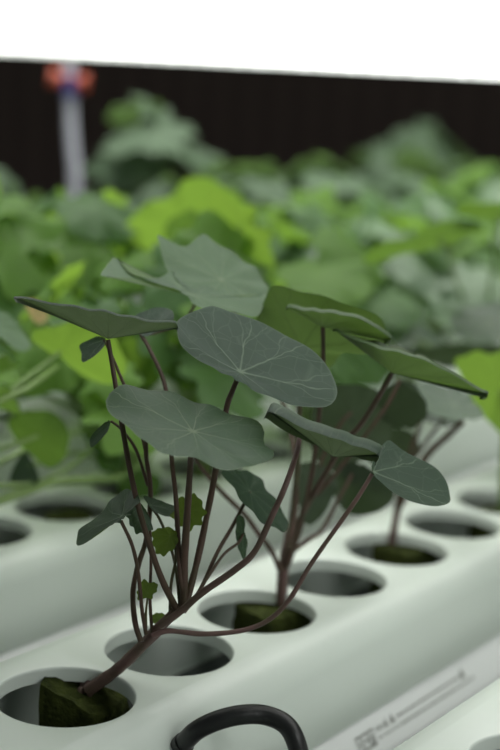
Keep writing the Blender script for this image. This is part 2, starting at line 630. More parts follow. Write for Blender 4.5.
def fan_mesh(name, A, offs, want, cup=0.0, wave=0.0, curl=None, rings=9, uvrot=None, seed=0):
    """radial leaf blade: A attach point, offs rim offsets (world vectors, closed loop), want = upper-side direction"""
    n = len(offs)
    nrm = Vector((0, 0, 0))
    for i in range(n): nrm += offs[i].cross(offs[(i + 1) % n])
    if nrm.length < 1e-12: nrm = Vector((0, 0, 1))
    nrm.normalize()
    if nrm.dot(want) < 0:
        offs = offs[::-1]
        nrm = -nrm
    ang = [0.0]
    for i in range(n):
        a, b = offs[i], offs[(i + 1) % n]
        ang.append(ang[-1] + max(a.angle(b, 0.01), 0.004))
    tot = ang[-1]
    r0 = (uvrot if uvrot is not None else seed * 1.7)
    ang = [x / tot * 2 * math.pi + r0 for x in ang[:-1]]
    Rm = sum(o.length for o in offs) / n
    V = [A.copy()]
    UVv = [(0.5, 0.5)]
    rr = [((k + 1) / rings) for k in range(rings)]
    for r in rr:
        for i, o in enumerate(offs):
            p = A + o * r
            w = cup * Rm * r * r
            if wave: w += wave * Rm * r * r * (noise.noise(Vector((math.cos(ang[i]) * 1.6, math.sin(ang[i]) * 1.6, seed * 3.1))) * 1.3
                                              + 0.35 * math.sin(ang[i] * 9) * r)
            # shallow furrows along the main veins
            w -= 0.012 * Rm * math.cos(ang[i] * 9 + 0.2) * r * (1 - 0.3 * r)
            V.append(p + nrm * w)
            UVv.append((0.5 + 0.485 * r * math.cos(ang[i]), 0.5 + 0.485 * r * math.sin(ang[i])))
    nr = rings
    if curl is not None:
        base = 1 + (rings - 1) * n
        for i, o in enumerate(offs):
            p = V[base + i]
            c = curl(i, o) if callable(curl) else curl
            V.append(p + c)
            UVv.append((0.5 + 0.46 * math.cos(ang[i]), 0.5 + 0.46 * math.sin(ang[i])))
        nr += 1
    Fc = []
    for i in range(n):
        Fc.append((0, 1 + i, 1 + (i + 1) % n))
    for k in range(nr - 1):
        for i in range(n):
            j = (i + 1) % n
            Fc.append((1 + k * n + i, 1 + (k + 1) * n + i, 1 + (k + 1) * n + j, 1 + k * n + j))
    me = mesh(name, V, Fc)
    uvl = me.uv_layers.new(name='leaf')
    for lp in me.loops: uvl.data[lp.index].uv = UVv[lp.vertex_index]
    return me


def px_off(px, py, A_px, depth):
    s = depth / F
    return (px - A_px[0]) * s, -(py - A_px[1]) * s


def depth_of(Y, A_px):
    p = at(A_px[0], A_px[1], Y)
    return (p - CAM).dot(FW)


def traced_leaf(outline, attach, Y, mode, material, parent, k=None, cup=0.06, wave=0.05, scal=0.0, kmax=2.4, n=72, seed=1, dirn=None, label=None):
    """a blade lying in a tilted plane at its own distance; the tilt makes the real outline close to round"""
    O = resample(outline, n)
    d0 = depth_of(Y, attach)
    P = [px_off(o.x, o.y, attach, d0) for o in O]
    mx = sum(p[0] for p in P) / n; my = sum(p[1] for p in P) / n
    cxx = sum((p[0] - mx) ** 2 for p in P) / n; cyy = sum((p[1] - my) ** 2 for p in P) / n
    cxy = sum((p[0] - mx) * (p[1] - my) for p in P) / n
    th = 0.5 * math.atan2(2 * cxy, cxx - cyy)
    l1 = (cxx + cyy) / 2 + math.sqrt(((cxx - cyy) / 2) ** 2 + cxy ** 2)
    l2 = (cxx + cyy) / 2 - math.sqrt(((cxx - cyy) / 2) ** 2 + cxy ** 2)
    asp = math.sqrt(max(l2, 1e-12) / l1)
    m = (-math.sin(th), math.cos(th))
    if dirn is not None: m = (math.cos(R(dirn)), math.sin(R(dirn)))
    elif m[1] < 0: m = (-m[0], -m[1])
    kk = k if k is not None else min(math.sqrt(1 / asp ** 2 - 1), kmax)
    if mode == 'under': kk = -kk
    A = at(attach[0], attach[1], Y)
    offs = []
    rg = random.Random(seed)
    for i, (a, b) in enumerate(P):
        dd = d0 + kk * (a * m[0] + b * m[1])
        q = CAM + (ray(O[i].x, O[i].y)) * dd
        o = q - A
        if scal: o *= 1 + scal * math.sin(i / n * 2 * math.pi * 9 + seed)
        offs.append(o)
    toward = CAM - A
    want = toward if mode == 'top' else -toward
    me = fan_mesh('leaf', A, offs, want, cup=cup, wave=wave, seed=seed)
    o = link('leaf', me, material, parent)
    BLADES.append((o, A))
    if label: o['label'] = label
    return o


def folded_leaf(rim, attach, Y, material, parent, rise=0.75, far=0.45, curl=0.0016, n=44, seed=1, wave=0.03, ends=(0.0, 0.0), label=None):
    """a cupped blade seen from below: the near half rises towards the camera from the stalk, the far half is its mirror"""
    O = resample(rim, n, closed=False)
    A = at(attach[0], attach[1], Y)
    d0 = depth_of(Y, attach)
    offs = []
    # chord direction in the picture, lifted perpendicular to it
    for i, o in enumerate(O):
        f = i / (n - 1)
        # height of this rim point above the line end-attach-end
        e = O[0] if o.x < attach[0] else O[-1]
        tt = (o.x - attach[0]) / ((e.x - attach[0]) or 1e-6)
        yl = attach[1] + (e.y - attach[1]) * min(max(tt, 0), 1)
        lift = max(0.0, yl - o.y) * d0 / F
        dd = d0 - lift / rise + (ends[0] * (1 - f) + ends[1] * f)
        offs.append(CAM + ray(o.x, o.y) * dd - A)
    L = (offs[-1] - offs[0])
    hdir = Vector((-L.y, L.x, 0)).normalized()
    if hdir.y < 0: hdir = -hdir
    w = L.normalized().cross(hdir)
    if w.z < 0: w = -w
    farp = []
    for j, o in reversed(list(enumerate(offs))[1:-1]):
        c = o.dot(hdir)
        q = o - hdir * (2 * c)
        if q.dot(w) > 0: q -= w * q.dot(w) * (1 - far) * math.sin(math.pi * j / (n - 1)) ** 0.6
        farp.append(q)
    loop = offs + farp
    near_n = len(offs)
    tw = (CAM - A).normalized()
    cv = (tw * 0.8 - w * 0.75) * curl
    want = w
    me = fan_mesh('leaf', A, loop, want, cup=0.0, wave=wave, seed=seed, curl=cv)
    o = link('leaf', me, material, parent)
    BLADES.append((o, A))
    if label: o['label'] = label
    return o


def stalk(px, Y0, Y1, r0, r1, parent, material, name='leaf_stalk', Ym=None, n=None, lump=0.12):
    L = [0]
    for a, b in zip(px, px[1:]): L.append(L[-1] + math.hypot(b[0] - a[0], b[1] - a[1]))
    pts = []
    for q, l in zip(px, L):
        f = l / L[-1]
        Y = Y0 + (Y1 - Y0) * f
        if Ym is not None: Y += (Ym - (Y0 + Y1) / 2) * 4 * f * (1 - f)
        if len(q) > 2: Y = q[2]
        pts.append(at(q[0], q[1], Y))
    END = pts[-1].copy()
    if name == 'leaf_stalk': r0, r1 = r0 * 0.78, r1 * 0.78
    pts[-1] = END + (END - CAM).normalized() * r1 * 1.3
    me = tube_mesh(name, pts, r0, r1, n=n or 7 * (len(pts) - 1), lump=lump)
    o = link(name, me, material, parent)
    if name == 'leaf_stalk': STALKS.append((o, END))
    return o


# ================================================================== front plant A
baseA = atz(88, 688, -0.0065)
plA = empty('nasturtium_plant', baseA,
            'dark-leaved plant rooted in the bottom left hole, its purple stem leaning right', 'plant')
make_plug(plA, atz(80, 684, -0.0065) + Vector((0.002, 0.001, 0)), R(-18), 0.0130, top=-0.0085, tip=0.40, rough=1.0)
YA = baseA.y
YN = 0.474
bm = bmesh.new()
for k in range(14):
    q = atz(90, 686, -0.0075) + Vector((random.uniform(-0.004, 0.004), random.uniform(-0.004, 0.003), random.uniform(-0.002, 0.0025)))
    bmesh.ops.create_icosphere(bm, subdivisions=2, radius=random.uniform(0.0009, 0.0019), matrix=Matrix.Translation(q))
link('root_crown', bm_mesh('root_crown', bm), M['stem'], plA)
stalk([(88, 690), (100, 682), (120, 667), (142, 646), (165, 622), (182, 607)], YA, YN, 0.0023, 0.0020, plA, M['stem'], 'main_stem', lump=0.18)
S = M['stalk']
# stalks, bottom to top
stalk([(178, 612), (160, 575), (142, 520), (130, 470), (118, 400), (108, 340)], YN, 0.480, 0.0016, 0.00105, plA, S, Ym=0.472)
stalk([(185, 606), (180, 570), (176, 500), (172, 462), (166, 390), (150, 350), (141, 335)], YN, 0.525, 0.0013, 0.0009, plA, S, Ym=0.49)
stalk([(141, 642), (135, 622), (133, 592), (138, 566), (146, 540), (150, 508), (150, 482), (146, 452), (150, 425), (172, 400)], 0.473, 0.500, 0.0014, 0.0010, plA, S, Ym=0.49)
stalk([(184, 606), (184, 566), (187, 518), (190, 470), (193, 431)], YN, 0.462, 0.0021, 0.0012, plA, S, Ym=0.476)
stalk([(186, 604), (196, 566), (206, 520), (215, 474), (226, 411), (232, 392), (240, 373)], YN, 0.482, 0.0017, 0.0012, plA, S, Ym=0.488)
stalk([(146, 634), (142, 610), (138, 572), (132, 545), (121, 521)], 0.474, 0.466, 0.0010, 0.0008, plA, S)
stalk([(152, 632), (150, 600), (151, 560), (150, 530), (147, 512)], 0.476, 0.478, 0.0008, 0.0006, plA, S)
stalk([(184, 612), (200, 590), (217, 553), (232, 527), (243, 506), (250, 492)], 0.476, 0.507, 0.0011, 0.0008, plA, S)
stalk([(196, 596), (210, 574), (224, 554), (238, 543), (243, 534)], 0.478, 0.496, 0.0008, 0.0006, plA, S)
stalk([(160, 626), (182, 610), (203, 592), (236, 569), (255, 551), (272, 516), (285, 487), (296, 455, 0.474), (301, 432, 0.484), (309, 424, 0.490), (322, 436, 0.488), (333, 457, 0.4705)], 0.470, 0.470, 0.0018, 0.0009, plA, M['stem'], Ym=0.464, n=76)
stalk([(152, 636), (166, 631), (182, 632), (205, 634), (240, 631), (267, 621), (289, 600), (311, 564), (342, 520), (360, 494), (372, 474)], 0.474, 0.488, 0.0013, 0.0010, plA, M['stem'], Ym=0.480, n=60)
stalk([(170, 616), (171, 585), (176, 556), (172, 537)], 0.476, 0.480, 0.0008, 0.0006, plA, M['stalkgreen'])
stalk([(180, 607), (176, 570), (170, 545), (160, 520), (152, 508)], 0.475, 0.488, 0.0008, 0.0006, plA, M['stalkgreen'])
stalk([(146, 628), (146, 612), (148, 594)], 0.474, 0.474, 0.0007, 0.0005, plA, M['stalkgreen'])
# blades
traced_leaf([(106, 400), (113, 393), (124, 388), (146, 389), (166, 392), (194, 402), (226, 414), (254, 424), (264, 434), (264, 443), (274, 454), (270, 461), (258, 463),
             (250, 466), (236, 472), (222, 470), (208, 465), (195, 462), (182, 460), (168, 457), (158, 456), (142, 446), (131, 431), (112, 416)],
            (193, 431), 0.462, 'top', M['leafl'], plA, cup=0.03, wave=0.06, seed=2, kmax=1.7)
traced_leaf([(176, 324), (181, 319), (190, 315), (202, 311), (214, 308), (240, 316), (268, 328), (292, 342), (312, 356), (328, 372), (335, 390), (334, 402), (326, 408), (308, 407),
             (284, 404), (260, 396), (236, 384), (212, 370), (192, 356), (180, 346), (176, 336)],
            (240, 372), 0.482, 'top', M['leafd'], plA, cup=0.05, wave=0.04, seed=5, kmax=1.35)
folded_leaf([(14, 296), (24, 296), (40, 299), (72, 306), (104, 311), (132, 316), (160, 320), (176, 322), (178, 329)], (108, 339), 0.480, M['leafn'], plA,
            rise=0.62, far=0.35, curl=0.0010, seed=3)
traced_leaf([(137, 494), (124, 490), (112, 499), (104, 508), (95, 517), (86, 526), (79, 534), (78, 545), (86, 546), (95, 539), (108, 529), (121, 521), (132, 511), (139, 502)],
            (122, 516), 0.466, 'top', M['leafd'], plA, cup=0.02, wave=0.08, seed=4, scal=0.02)
traced_leaf([(126, 515), (131, 505), (140, 503), (150, 519), (152, 530), (146, 533), (136, 533)], (141, 507), 0.478, 'top', M['leafd'], plA, seed=8, scal=0.06, k=0.5)
traced_leaf([(143, 497), (154, 499), (165, 503), (177, 508), (173, 516), (163, 516), (152, 510)], (150, 505), 0.488, 'top', M['leafd'], plA, seed=9, k=1.0)
traced_leaf([(220, 474), (226, 470), (236, 470), (251, 475), (264, 492), (275, 502), (284, 514), (286, 523), (284, 533), (273, 531), (260, 525), (251, 516), (243, 508), (232, 490)],
            (250, 491), 0.508, 'top', M['leafd'], plA, cup=0.06, wave=0.08, seed=6)
traced_leaf([(182, 497), (188, 500), (194, 494), (201, 499), (203, 506), (207, 512), (203, 517), (202, 524), (195, 526), (189, 531), (182, 527), (176, 527), (175, 520), (171, 515), (176, 508), (177, 501)],
            (184, 512), 0.486, 'top', M['leafy'], plA, cup=0.05, wave=0.1, seed=7, k=0.5, scal=0.05)
traced_leaf([(153, 531), (162, 528), (172, 528), (178, 536), (177, 545), (171, 551), (162, 556), (155, 550), (152, 540)],
            (170, 536), 0.480, 'top', M['leafy'], plA, cup=0.05, wave=0.1, seed=10, scal=0.07, k=0.4)
traced_leaf([(139, 588), (140, 582), (145, 580), (151, 583), (156, 582), (158, 590), (154, 594), (152, 599), (145, 598), (140, 601), (137, 595)],
            (148, 593), 0.474, 'top', M['leafy'], plA, wave=0.1, seed=11, scal=0.07, k=0.4)
traced_leaf([(150, 617), (158, 613), (166, 615), (169, 621), (160, 625), (151, 622)], (160, 622), 0.478, 'top', M['leafy'], plA, seed=12, scal=0.03, k=0.8)
traced_leaf([(237, 516), (243, 517), (245, 524), (244, 532), (247, 541), (246, 552), (244, 561), (239, 552), (237, 545), (235, 533), (236, 524)],
            (243, 534), 0.497, 'top', M['leafd'], plA, seed=13, scal=0.02, k=0.8, dirn=0)
folded_leaf([(268, 411), (272, 404), (285, 408), (312, 420), (347, 433), (372, 441), (383, 446), (378, 456)], (333, 457), 0.470, M['leafn'], plA, rise=0.9, far=0.3, curl=0.0048, seed=14,
            label='leaf rolled so its pale upper rim and green underside both show')
traced_leaf([(386, 442), (392, 444), (400, 449), (420, 460), (436, 470), (446, 482), (450, 494), (449, 503), (434, 507), (414, 503), (397, 495), (383, 485), (374, 476), (371, 465), (376, 453)],
            (373, 472), 0.488, 'top', M['leafd'], plA, cup=0.02, wave=0.05, seed=15, k=1.0, label='leaf held out on a long bowed stalk')
# upper leaves behind
traced_leaf([(100, 277), (106, 268), (114, 260), (121, 267), (131, 277), (150, 281), (164, 279), (172, 274), (178, 285), (192, 289), (206, 288), (222, 294), (245, 298), (266, 296), (263, 307),
             (256, 320), (240, 317), (220, 311), (202, 311), (192, 304), (180, 294), (166, 289), (150, 285), (134, 281), (116, 279)],
            (196, 296), 0.545, 'top', M['leafp'], plA, kmax=2.2, wave=0.05, seed=16, label='crinkled pale leaf with a bright thin rim')
stalk([(141, 335, 0.526), (158, 332, 0.545), (182, 322, 0.562), (193, 308, 0.562), (196, 296, 0.546)], 0.525, 0.545, 0.0009, 0.0008, plA, S)
traced_leaf([(80, 346), (88, 341), (98, 337), (106, 339), (104, 347), (98, 354), (84, 363), (82, 354)], (104, 340), 0.51, 'top', M['leafd'], plA, seed=17, k=0.8)
stalk([(104, 340), (112, 356), (122, 380), (136, 410), (146, 452)], 0.51, 0.495, 0.0006, 0.0009, plA, S)
traced_leaf([(110, 421), (104, 424), (96, 431), (90, 440), (92, 448), (100, 441), (108, 432)], (111, 421), 0.50, 'top', M['leafd'], plA, seed=18, k=0.8)
stalk([(111, 421), (122, 430), (136, 450), (148, 486)], 0.50, 0.495, 0.0006, 0.0008, plA, S)
traced_leaf([(135, 318), (150, 310), (165, 308), (174, 314), (172, 324), (156, 334), (141, 336)], (141, 335), 0.525, 'top', M['leafd'], plA, seed=19, k=1.2)

# ================================================================== plant B
baseB = atz(283, 607, -0.0065)
plB = empty('nasturtium_plant', baseB,
            'plant rooted in the third hole of the near row, with upturned leaves showing green undersides', 'plant')
make_plug(plB, atz(272, 611, -0.0065) + Vector((0, 0.004, 0)), R(38), 0.0122)
YB = baseB.y
stalk([(283, 614), (282, 592), (283, 572), (287, 548), (292, 528)], YB, YB, 0.0029, 0.0023, plB, M['stem'], 'main_stem', lump=0.2)
stalk([(283, 578), (272, 552), (258, 533), (244, 514), (219, 489), (196, 460), (186, 436)], YB, 0.545, 0.0016, 0.0011, plB, S)
stalk([(284, 574), (292, 545), (304, 510), (314, 460), (320, 405), (323, 367), (323, 326)], YB, 0.535, 0.0017, 0.0011, plB, S)
stalk([(290, 548), (302, 515), (330, 466), (345, 440), (358, 428), (375, 403), (392, 373)], YB, 0.530, 0.0018, 0.0013, plB, S)
stalk([(287, 556), (292, 520), (297, 470), (299, 425), (300, 385), (300, 362), (302, 347)], YB + 0.004, 0.556, 0.0021, 0.0012, plB, M['stalkgreen'])
stalk([(292, 552), (308, 540), (322, 530), (338, 500), (346, 486), (352, 474)], YB, 0.60, 0.0014, 0.0010, plB, S)
stalk([(288, 566), (300, 530), (310, 500), (322, 460), (340, 425), (352, 412)], YB + 0.004, 0.60, 0.0015, 0.0010, plB, S)
stalk([(300, 512), (330, 480), (362, 440), (388, 404), (400, 380)], YB + 0.01, 0.585, 0.0013, 0.0010, plB, S)
stalk([(289, 548, 0.561), (297, 490, 0.575), (288, 420, 0.598), (262, 350, 0.608), (232, 310, 0.594), (224, 294, 0.580), (222, 280, 0.566)], 0.558, 0.565, 0.0013, 0.0009, plB, S)
# blades
traced_leaf([(156, 238), (164, 240), (172, 243), (180, 246), (188, 246), (196, 240), (204, 235), (211, 240), (222, 249), (240, 258), (256, 272), (266, 288), (262, 300),
             (235, 304), (205, 300), (184, 292), (172, 276), (160, 256)], (222, 280), 0.565, 'top', M['leafp'], plB, kmax=1.3, wave=0.10, seed=21,
            label='large pale leaf standing highest, crinkled edge')
traced_leaf([(256, 325), (260, 312), (266, 298), (270, 291), (278, 289), (286, 290), (310, 299), (337, 306), (358, 311), (378, 322), (386, 338), (386, 350), (370, 357), (345, 356), (325, 372),
             (308, 356), (294, 340), (276, 332)], (302, 347), 0.556, 'under', M['leafu'], plB, kmax=1.2, wave=0.08, seed=22)
folded_leaf([(286, 308), (290, 305), (310, 308), (349, 313), (376, 323), (388, 332), (392, 337), (384, 341)], (322, 327), 0.535, M['leafu'], plB, rise=0.8, far=0.4, curl=0.0018, seed=23,
            label='upturned leaf with a pale rolled rim')
folded_leaf([(333, 330), (338, 330), (347, 334), (374, 343), (410, 352), (435, 361), (457, 376), (478, 388), (490, 393), (480, 397)], (392, 373), 0.530, M['leafu'], plB, rise=0.8, far=0.75, curl=0.0014, seed=24,
            label='upturned leaf jutting right, underside lit through')
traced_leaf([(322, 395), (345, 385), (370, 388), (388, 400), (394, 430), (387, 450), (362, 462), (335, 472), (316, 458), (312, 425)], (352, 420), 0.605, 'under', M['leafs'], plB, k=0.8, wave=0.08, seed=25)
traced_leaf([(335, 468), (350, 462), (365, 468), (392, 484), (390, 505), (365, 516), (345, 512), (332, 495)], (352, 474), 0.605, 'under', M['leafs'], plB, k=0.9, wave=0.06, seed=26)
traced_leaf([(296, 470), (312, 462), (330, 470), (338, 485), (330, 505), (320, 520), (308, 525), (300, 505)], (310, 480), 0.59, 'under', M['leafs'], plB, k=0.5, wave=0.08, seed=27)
traced_leaf([(168, 428), (186, 420), (214, 428), (236, 440), (240, 452), (216, 456), (186, 450), (166, 440)], (196, 437), 0.545, 'top', M['leafd'], plB, k=1.4, seed=28)
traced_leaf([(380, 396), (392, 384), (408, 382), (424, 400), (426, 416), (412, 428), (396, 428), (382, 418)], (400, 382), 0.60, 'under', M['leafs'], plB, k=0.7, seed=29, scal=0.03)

# ================================================================== plant C
baseC = atz(392, 546, -0.0065)
plC = empty('nasturtium_plant', baseC, 'plant in the fifth hole of the near row, brown stalks forking under a grey-green leaf', 'plant')
make_plug(plC, atz(410, 548, -0.0065) + Vector((-0.002, 0.003, 0)), R(50), 0.0122)
YC = baseC.y
stalk([(391, 552), (394, 530), (398, 507)], YC, YC, 0.0022, 0.0018, plC, M['stem'], 'main_stem')
stalk([(398, 508), (412, 480), (428, 454), (446, 437), (463, 421)], YC, 0.655, 0.0026, 0.0019, plC, S)
stalk([(398, 508), (405, 475), (420, 450), (438, 426), (444, 416)], YC, 0.665, 0.0014, 0.0010, plC, S)
stalk([(397, 510), (402, 480), (413, 446), (420, 424), (424, 405)], YC, 0.67, 0.0018, 0.0013, plC, S)
traced_leaf([(408, 387), (418, 384), (432, 383), (450, 388), (465, 394), (474, 404), (484, 418), (474, 421), (460, 422), (440, 419), (425, 412), (412, 402)], (455, 405), 0.655, 'top', M['leafl'], plC, kmax=1.9, seed=31)
traced_leaf([(410, 420), (424, 404), (448, 410), (462, 420), (448, 428), (430, 424)], (440, 415), 0.67, 'top', M['leafd'], plC, seed=32, k=1.2)
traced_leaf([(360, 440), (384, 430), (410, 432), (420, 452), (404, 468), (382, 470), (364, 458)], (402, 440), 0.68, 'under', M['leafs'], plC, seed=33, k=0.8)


# ================================================================== background plants
def blade_variant(kind, seed):
    rg = random.Random(seed)
    n = 40
    offs = []
    for i in range(n):
        a = 2 * math.pi * i / n
        if kind == 'round':
            r = 1 + 0.05 * math.sin(3 * a + seed) + 0.035 * math.sin(8 * a + seed * 2) + rg.uniform(-0.015, 0.015)
        elif kind == 'frilly':
            r = 1.05 + 0.12 * math.sin(5 * a + seed) + 0.10 * math.sin(11 * a + seed * 2) + 0.18 * math.cos(a)
        else:  # oak-like lobed salad leaf, long in x
            r = 0.78 + 0.42 * abs(math.cos(a)) ** 1.5 + 0.16 * math.sin(7 * a + seed)
        offs.append(Vector((math.cos(a), math.sin(a), 0)) * r)
    me = fan_mesh('leaf', Vector((0, 0, 0)), offs, Vector((0, 0, 1)), cup={'round': -0.12, 'frilly': -0.25, 'lobed': -0.22}[kind],
                  wave={'round': 0.12, 'frilly': 0.3, 'lobed': 0.2}[kind], rings=6, seed=seed)
    return me


MATK = {'b': 'leafb', 'm': 'leafm', 'g': 'leafg', 'd': 'leafd', 'u': 'leafdull'}
VAR = {}
for kind in ('round', 'frilly', 'lobed'):
    for mk in 'bmgu':
        L_ = []
        for s in range(4):
            me = blade_variant(kind, s * 7 + 3)
            me.materials.append(M[MATK[mk]])
            L_.append(me)
        VAR[kind + mk] = L_


def bg_plant(s, t, label, kind, mk, nl, zr, spread, size, seed, custom=(), plug=True, lean=(0, 0)):
    rg = random.Random(seed)
    base = ch(s, t, -0.0065)
    root = empty('leafy_plant', base, label, 'plant', 'blurred plants in the channels behind')
    if plug: make_plug(root, base, rg.uniform(0, 1.5), 0.0122)
    for k in range(nl):
        mm = rg.choice(mk)
        a = 2 * math.pi * (k * 0.381966 + rg.uniform(-0.06, 0.06))
        f = (k + 0.7) / nl
        rho = spread * math.sqrt(f) * rg.uniform(0.75, 1.1)
        z = zr[0] + (zr[1] - zr[0]) * (1 - 0.75 * f ** 1.3) * rg.uniform(0.82, 1.05)
        tip = Vector((math.cos(a) * rho + lean[0] * z, math.sin(a) * rho + lean[1] * z, z + 0.0065))
        me = rg.choice(VAR[kind + mm])
        lf = D.objects.new('leaf', me)
        COL.objects.link(lf)
        lf.parent = root
        lf.location = tip
        sz = size * rg.uniform(0.7, 1.2)
        lf.scale = (sz, sz, sz)
        tilt = rg.uniform(0.25, 0.95)
        lf.rotation_euler = (rg.uniform(-0.3, 0.3), tilt, a + rg.uniform(-0.5, 0.5))
        P0 = base + Vector((math.cos(a) * 0.003, math.sin(a) * 0.003, 0))
        w = base + tip
        mid = P0.lerp(w, 0.5) + Vector((-math.cos(a), -math.sin(a), 0)) * rho * 0.18 + Vector((0, 0, 0.012))
        sm = tube_mesh('leaf_stalk', [P0, mid, w], 0.0016, 0.0009, n=8, seg=6)
        Ml = Matrix.Translation(base) @ Matrix.LocRotScale(lf.location, lf.rotation_euler, lf.scale)
        sm.transform(Ml.inverted())
        sm.materials.append(M['bgstalk'])
        so = D.objects.new('leaf_stalk', sm)
        COL.objects.link(so)
        so.parent = lf
    for (ol, atc, Y, mode, mt, kk) in custom:
        traced_leaf(ol, atc, Y, mode, M[mt], root, k=kk, wave=0.06, n=48, seed=seed)
        w = at(atc[0], atc[1], Y)
        mid = base.lerp(w, 0.5) + Vector((0, 0, 0.015))
        STALKS.append((link('leaf_stalk', tube_mesh('leaf_stalk', [base, mid, w], 0.0017, 0.001, n=10, seg=6), M['bgstalk'], root), w))
    return root


# near row, farther right
bg_plant(C1, h1[8 + 6], 'plant at the right edge with one large translucent bright green leaf', 'round', 'mg', 0, (0.05, 0.10), 0.035, 0.020, 41, [
    ([(453, 361), (464, 357), (478, 350), (490, 355), (505, 352), (530, 360), (542, 390), (530, 420), (508, 436), (492, 427), (478, 413), (470, 396), (460, 380)], (500, 392), 0.70, 'under', 'leafb', 0.7)])
bg_plant(C1, h1[8 + 8], 'plant at the right edge, farthest in the near row, with a round blue-grey leaf', 'round', 'g', 7, (0.06, 0.13), 0.05, 0.026, 42, [
    ([(450, 322), (463, 310), (490, 305), (515, 307), (532, 320), (522, 338), (495, 347), (470, 345), (455, 336)], (490, 322), 0.80, 'top', 'leafl', 1.5),
    ([(383, 318), (400, 312), (425, 328), (450, 348), (442, 364), (410, 360), (390, 342)], (415, 340), 0.86, 'top', 'leafl', 1.0),
    ([(402, 354), (440, 346), (500, 346), (522, 352), (520, 364), (460, 370), (415, 364)], (462, 358), 0.84, 'under', 'leafs', 1.5)])
# first channel behind
O1 = hb[0]
pl51 = bg_plant(CB[0], O1[8], 'bright leafy plant trailing in from the left edge on thin pale stems', 'lobed', 'bmm', 13, (0.05, 0.140), 0.066, 0.023, 51, [
    ([(30, 335), (50, 328), (85, 322), (106, 330), (118, 345), (126, 370), (110, 385), (85, 380), (60, 360), (40, 350)], (60, 352), 0.66, 'under', 'leafb', 0.9),
    ([(-10, 312), (2, 312), (14, 322), (30, 345), (20, 352), (0, 338), (-12, 330)], (-4, 325), 0.63, 'top', 'leafg', 0.9),
    ([(8, 420), (30, 411), (55, 415), (69, 435), (62, 462), (46, 469), (30, 456), (14, 441)], (38, 436), 0.65, 'under', 'leafm', 0.5),
    ([(80, 408), (100, 398), (118, 410), (124, 440), (112, 462), (92, 452), (80, 430)], (100, 425), 0.70, 'under', 'leafm', 0.6),
    ([(118, 478), (140, 470), (160, 478), (158, 494), (136, 500), (120, 492)], (122, 480), 0.70, 'under', 'leafm', 0.6)], plug=True)
pq = ch(CB[0], O1[10], -0.0065) + Vector((0.004, 0.003, 0))
po = make_plug(None, pq, 0.4, 0.0122)
po.data.transform(Matrix.Translation(-pq))
po.location = pq
tag(po, 'mossy green growing plug alone in a hole of the channel behind, at left', 'plug')
for path in (((-12, 506, 0.62), (30, 492, 0.635), (62, 480, 0.65), (118, 477, 0.67), (150, 458, 0.69)),
             ((-12, 410, 0.61), (28, 388, 0.63), (58, 366, 0.655)),
             ((-12, 488, 0.64), (40, 482, 0.66), (84, 456, 0.68), (96, 432, 0.699))):
    r_ = Vector(pl51.location)
    link('trailing_stem', tube_mesh('trailing_stem', [r_, r_.lerp(at(*path[0]), 0.5) + Vector((0, 0, 0.01))] + [at(*p) for p in path], 0.0017, 0.0011, n=30, seg=8), M['bgstalk'], pl51)
bg_plant(CB[0], O1[11], 'low bright green salad plant left of the dark front stalks, in the first channel behind', 'lobed', 'bbm', 17, (0.03, 0.105), 0.070, 0.021, 57, [
    ([(25, 450), (33, 460), (40, 480), (26, 487), (10, 484), (14, 468)], (30, 466), 0.66, 'top', 'leafd', 0.8),
    ([(96, 455), (112, 446), (122, 460), (116, 472), (100, 470)], (108, 466), 0.70, 'top', 'leafm', 0.8),
    ([(60, 372), (84, 364), (104, 374), (110, 392), (88, 402), (66, 394)], (90, 388), 0.72, 'under', 'leafm', 0.7),
    ([(110, 350), (136, 338), (160, 352), (162, 378), (140, 392), (116, 380)], (138, 372), 0.73, 'under', 'leafb', 0.7),
    ([(-8, 362), (14, 352), (34, 366), (38, 392), (14, 402), (-8, 392)], (18, 386), 0.72, 'under', 'leafm', 0.7),
    ([(26, 302), (34, 300), (44, 308), (48, 318), (38, 324), (29, 314)], (37, 312), 0.70, 'top', 'leafdead', 0.5)], lean=(-0.35, 0))
bg_plant(CB[0], O1[12], 'leafy green plant behind the leftmost dark leaf, second in the first channel behind', 'lobed', 'bmm', 16, (0.05, 0.140), 0.070, 0.025, 52)
bg_plant(CB[0], O1[14], 'plant with the big yellow-green leaf rising behind the highest pale leaf', 'round', 'bm', 11, (0.05, 0.115), 0.06, 0.025, 53, [
    ([(120, 246), (130, 220), (150, 204), (174, 195), (186, 181), (206, 179), (226, 190), (246, 206), (252, 226), (240, 246), (220, 258), (190, 264), (150, 264)], (190, 228), 0.90, 'under', 'leafb', 0.7),
    ([(165, 226), (185, 212), (215, 208), (245, 215), (263, 235), (255, 262), (220, 272), (185, 266), (168, 248)], (212, 240), 0.84, 'under', 'leafm', 0.6)])
bg_plant(CB[0], O1[16], 'leafy plant behind the upturned front leaves, fourth in the first channel behind', 'round', 'mg', 12, (0.05, 0.115), 0.065, 0.027, 54)
bg_plant(CB[0], O1[18], 'plant with two long green leaves held flat at the right edge', 'round', 'mg', 10, (0.05, 0.120), 0.06, 0.027, 55, [
    ([(362, 259), (385, 243), (405, 240), (430, 228), (455, 221), (480, 226), (484, 235), (460, 245), (430, 253), (400, 258), (375, 266)], (440, 238), 0.82, 'under', 'leafm', 1.8),
    ([(455, 208), (480, 203), (515, 207), (530, 214), (515, 222), (480, 221), (460, 216)], (500, 214), 0.82, 'under', 'leafm', 1.8)])
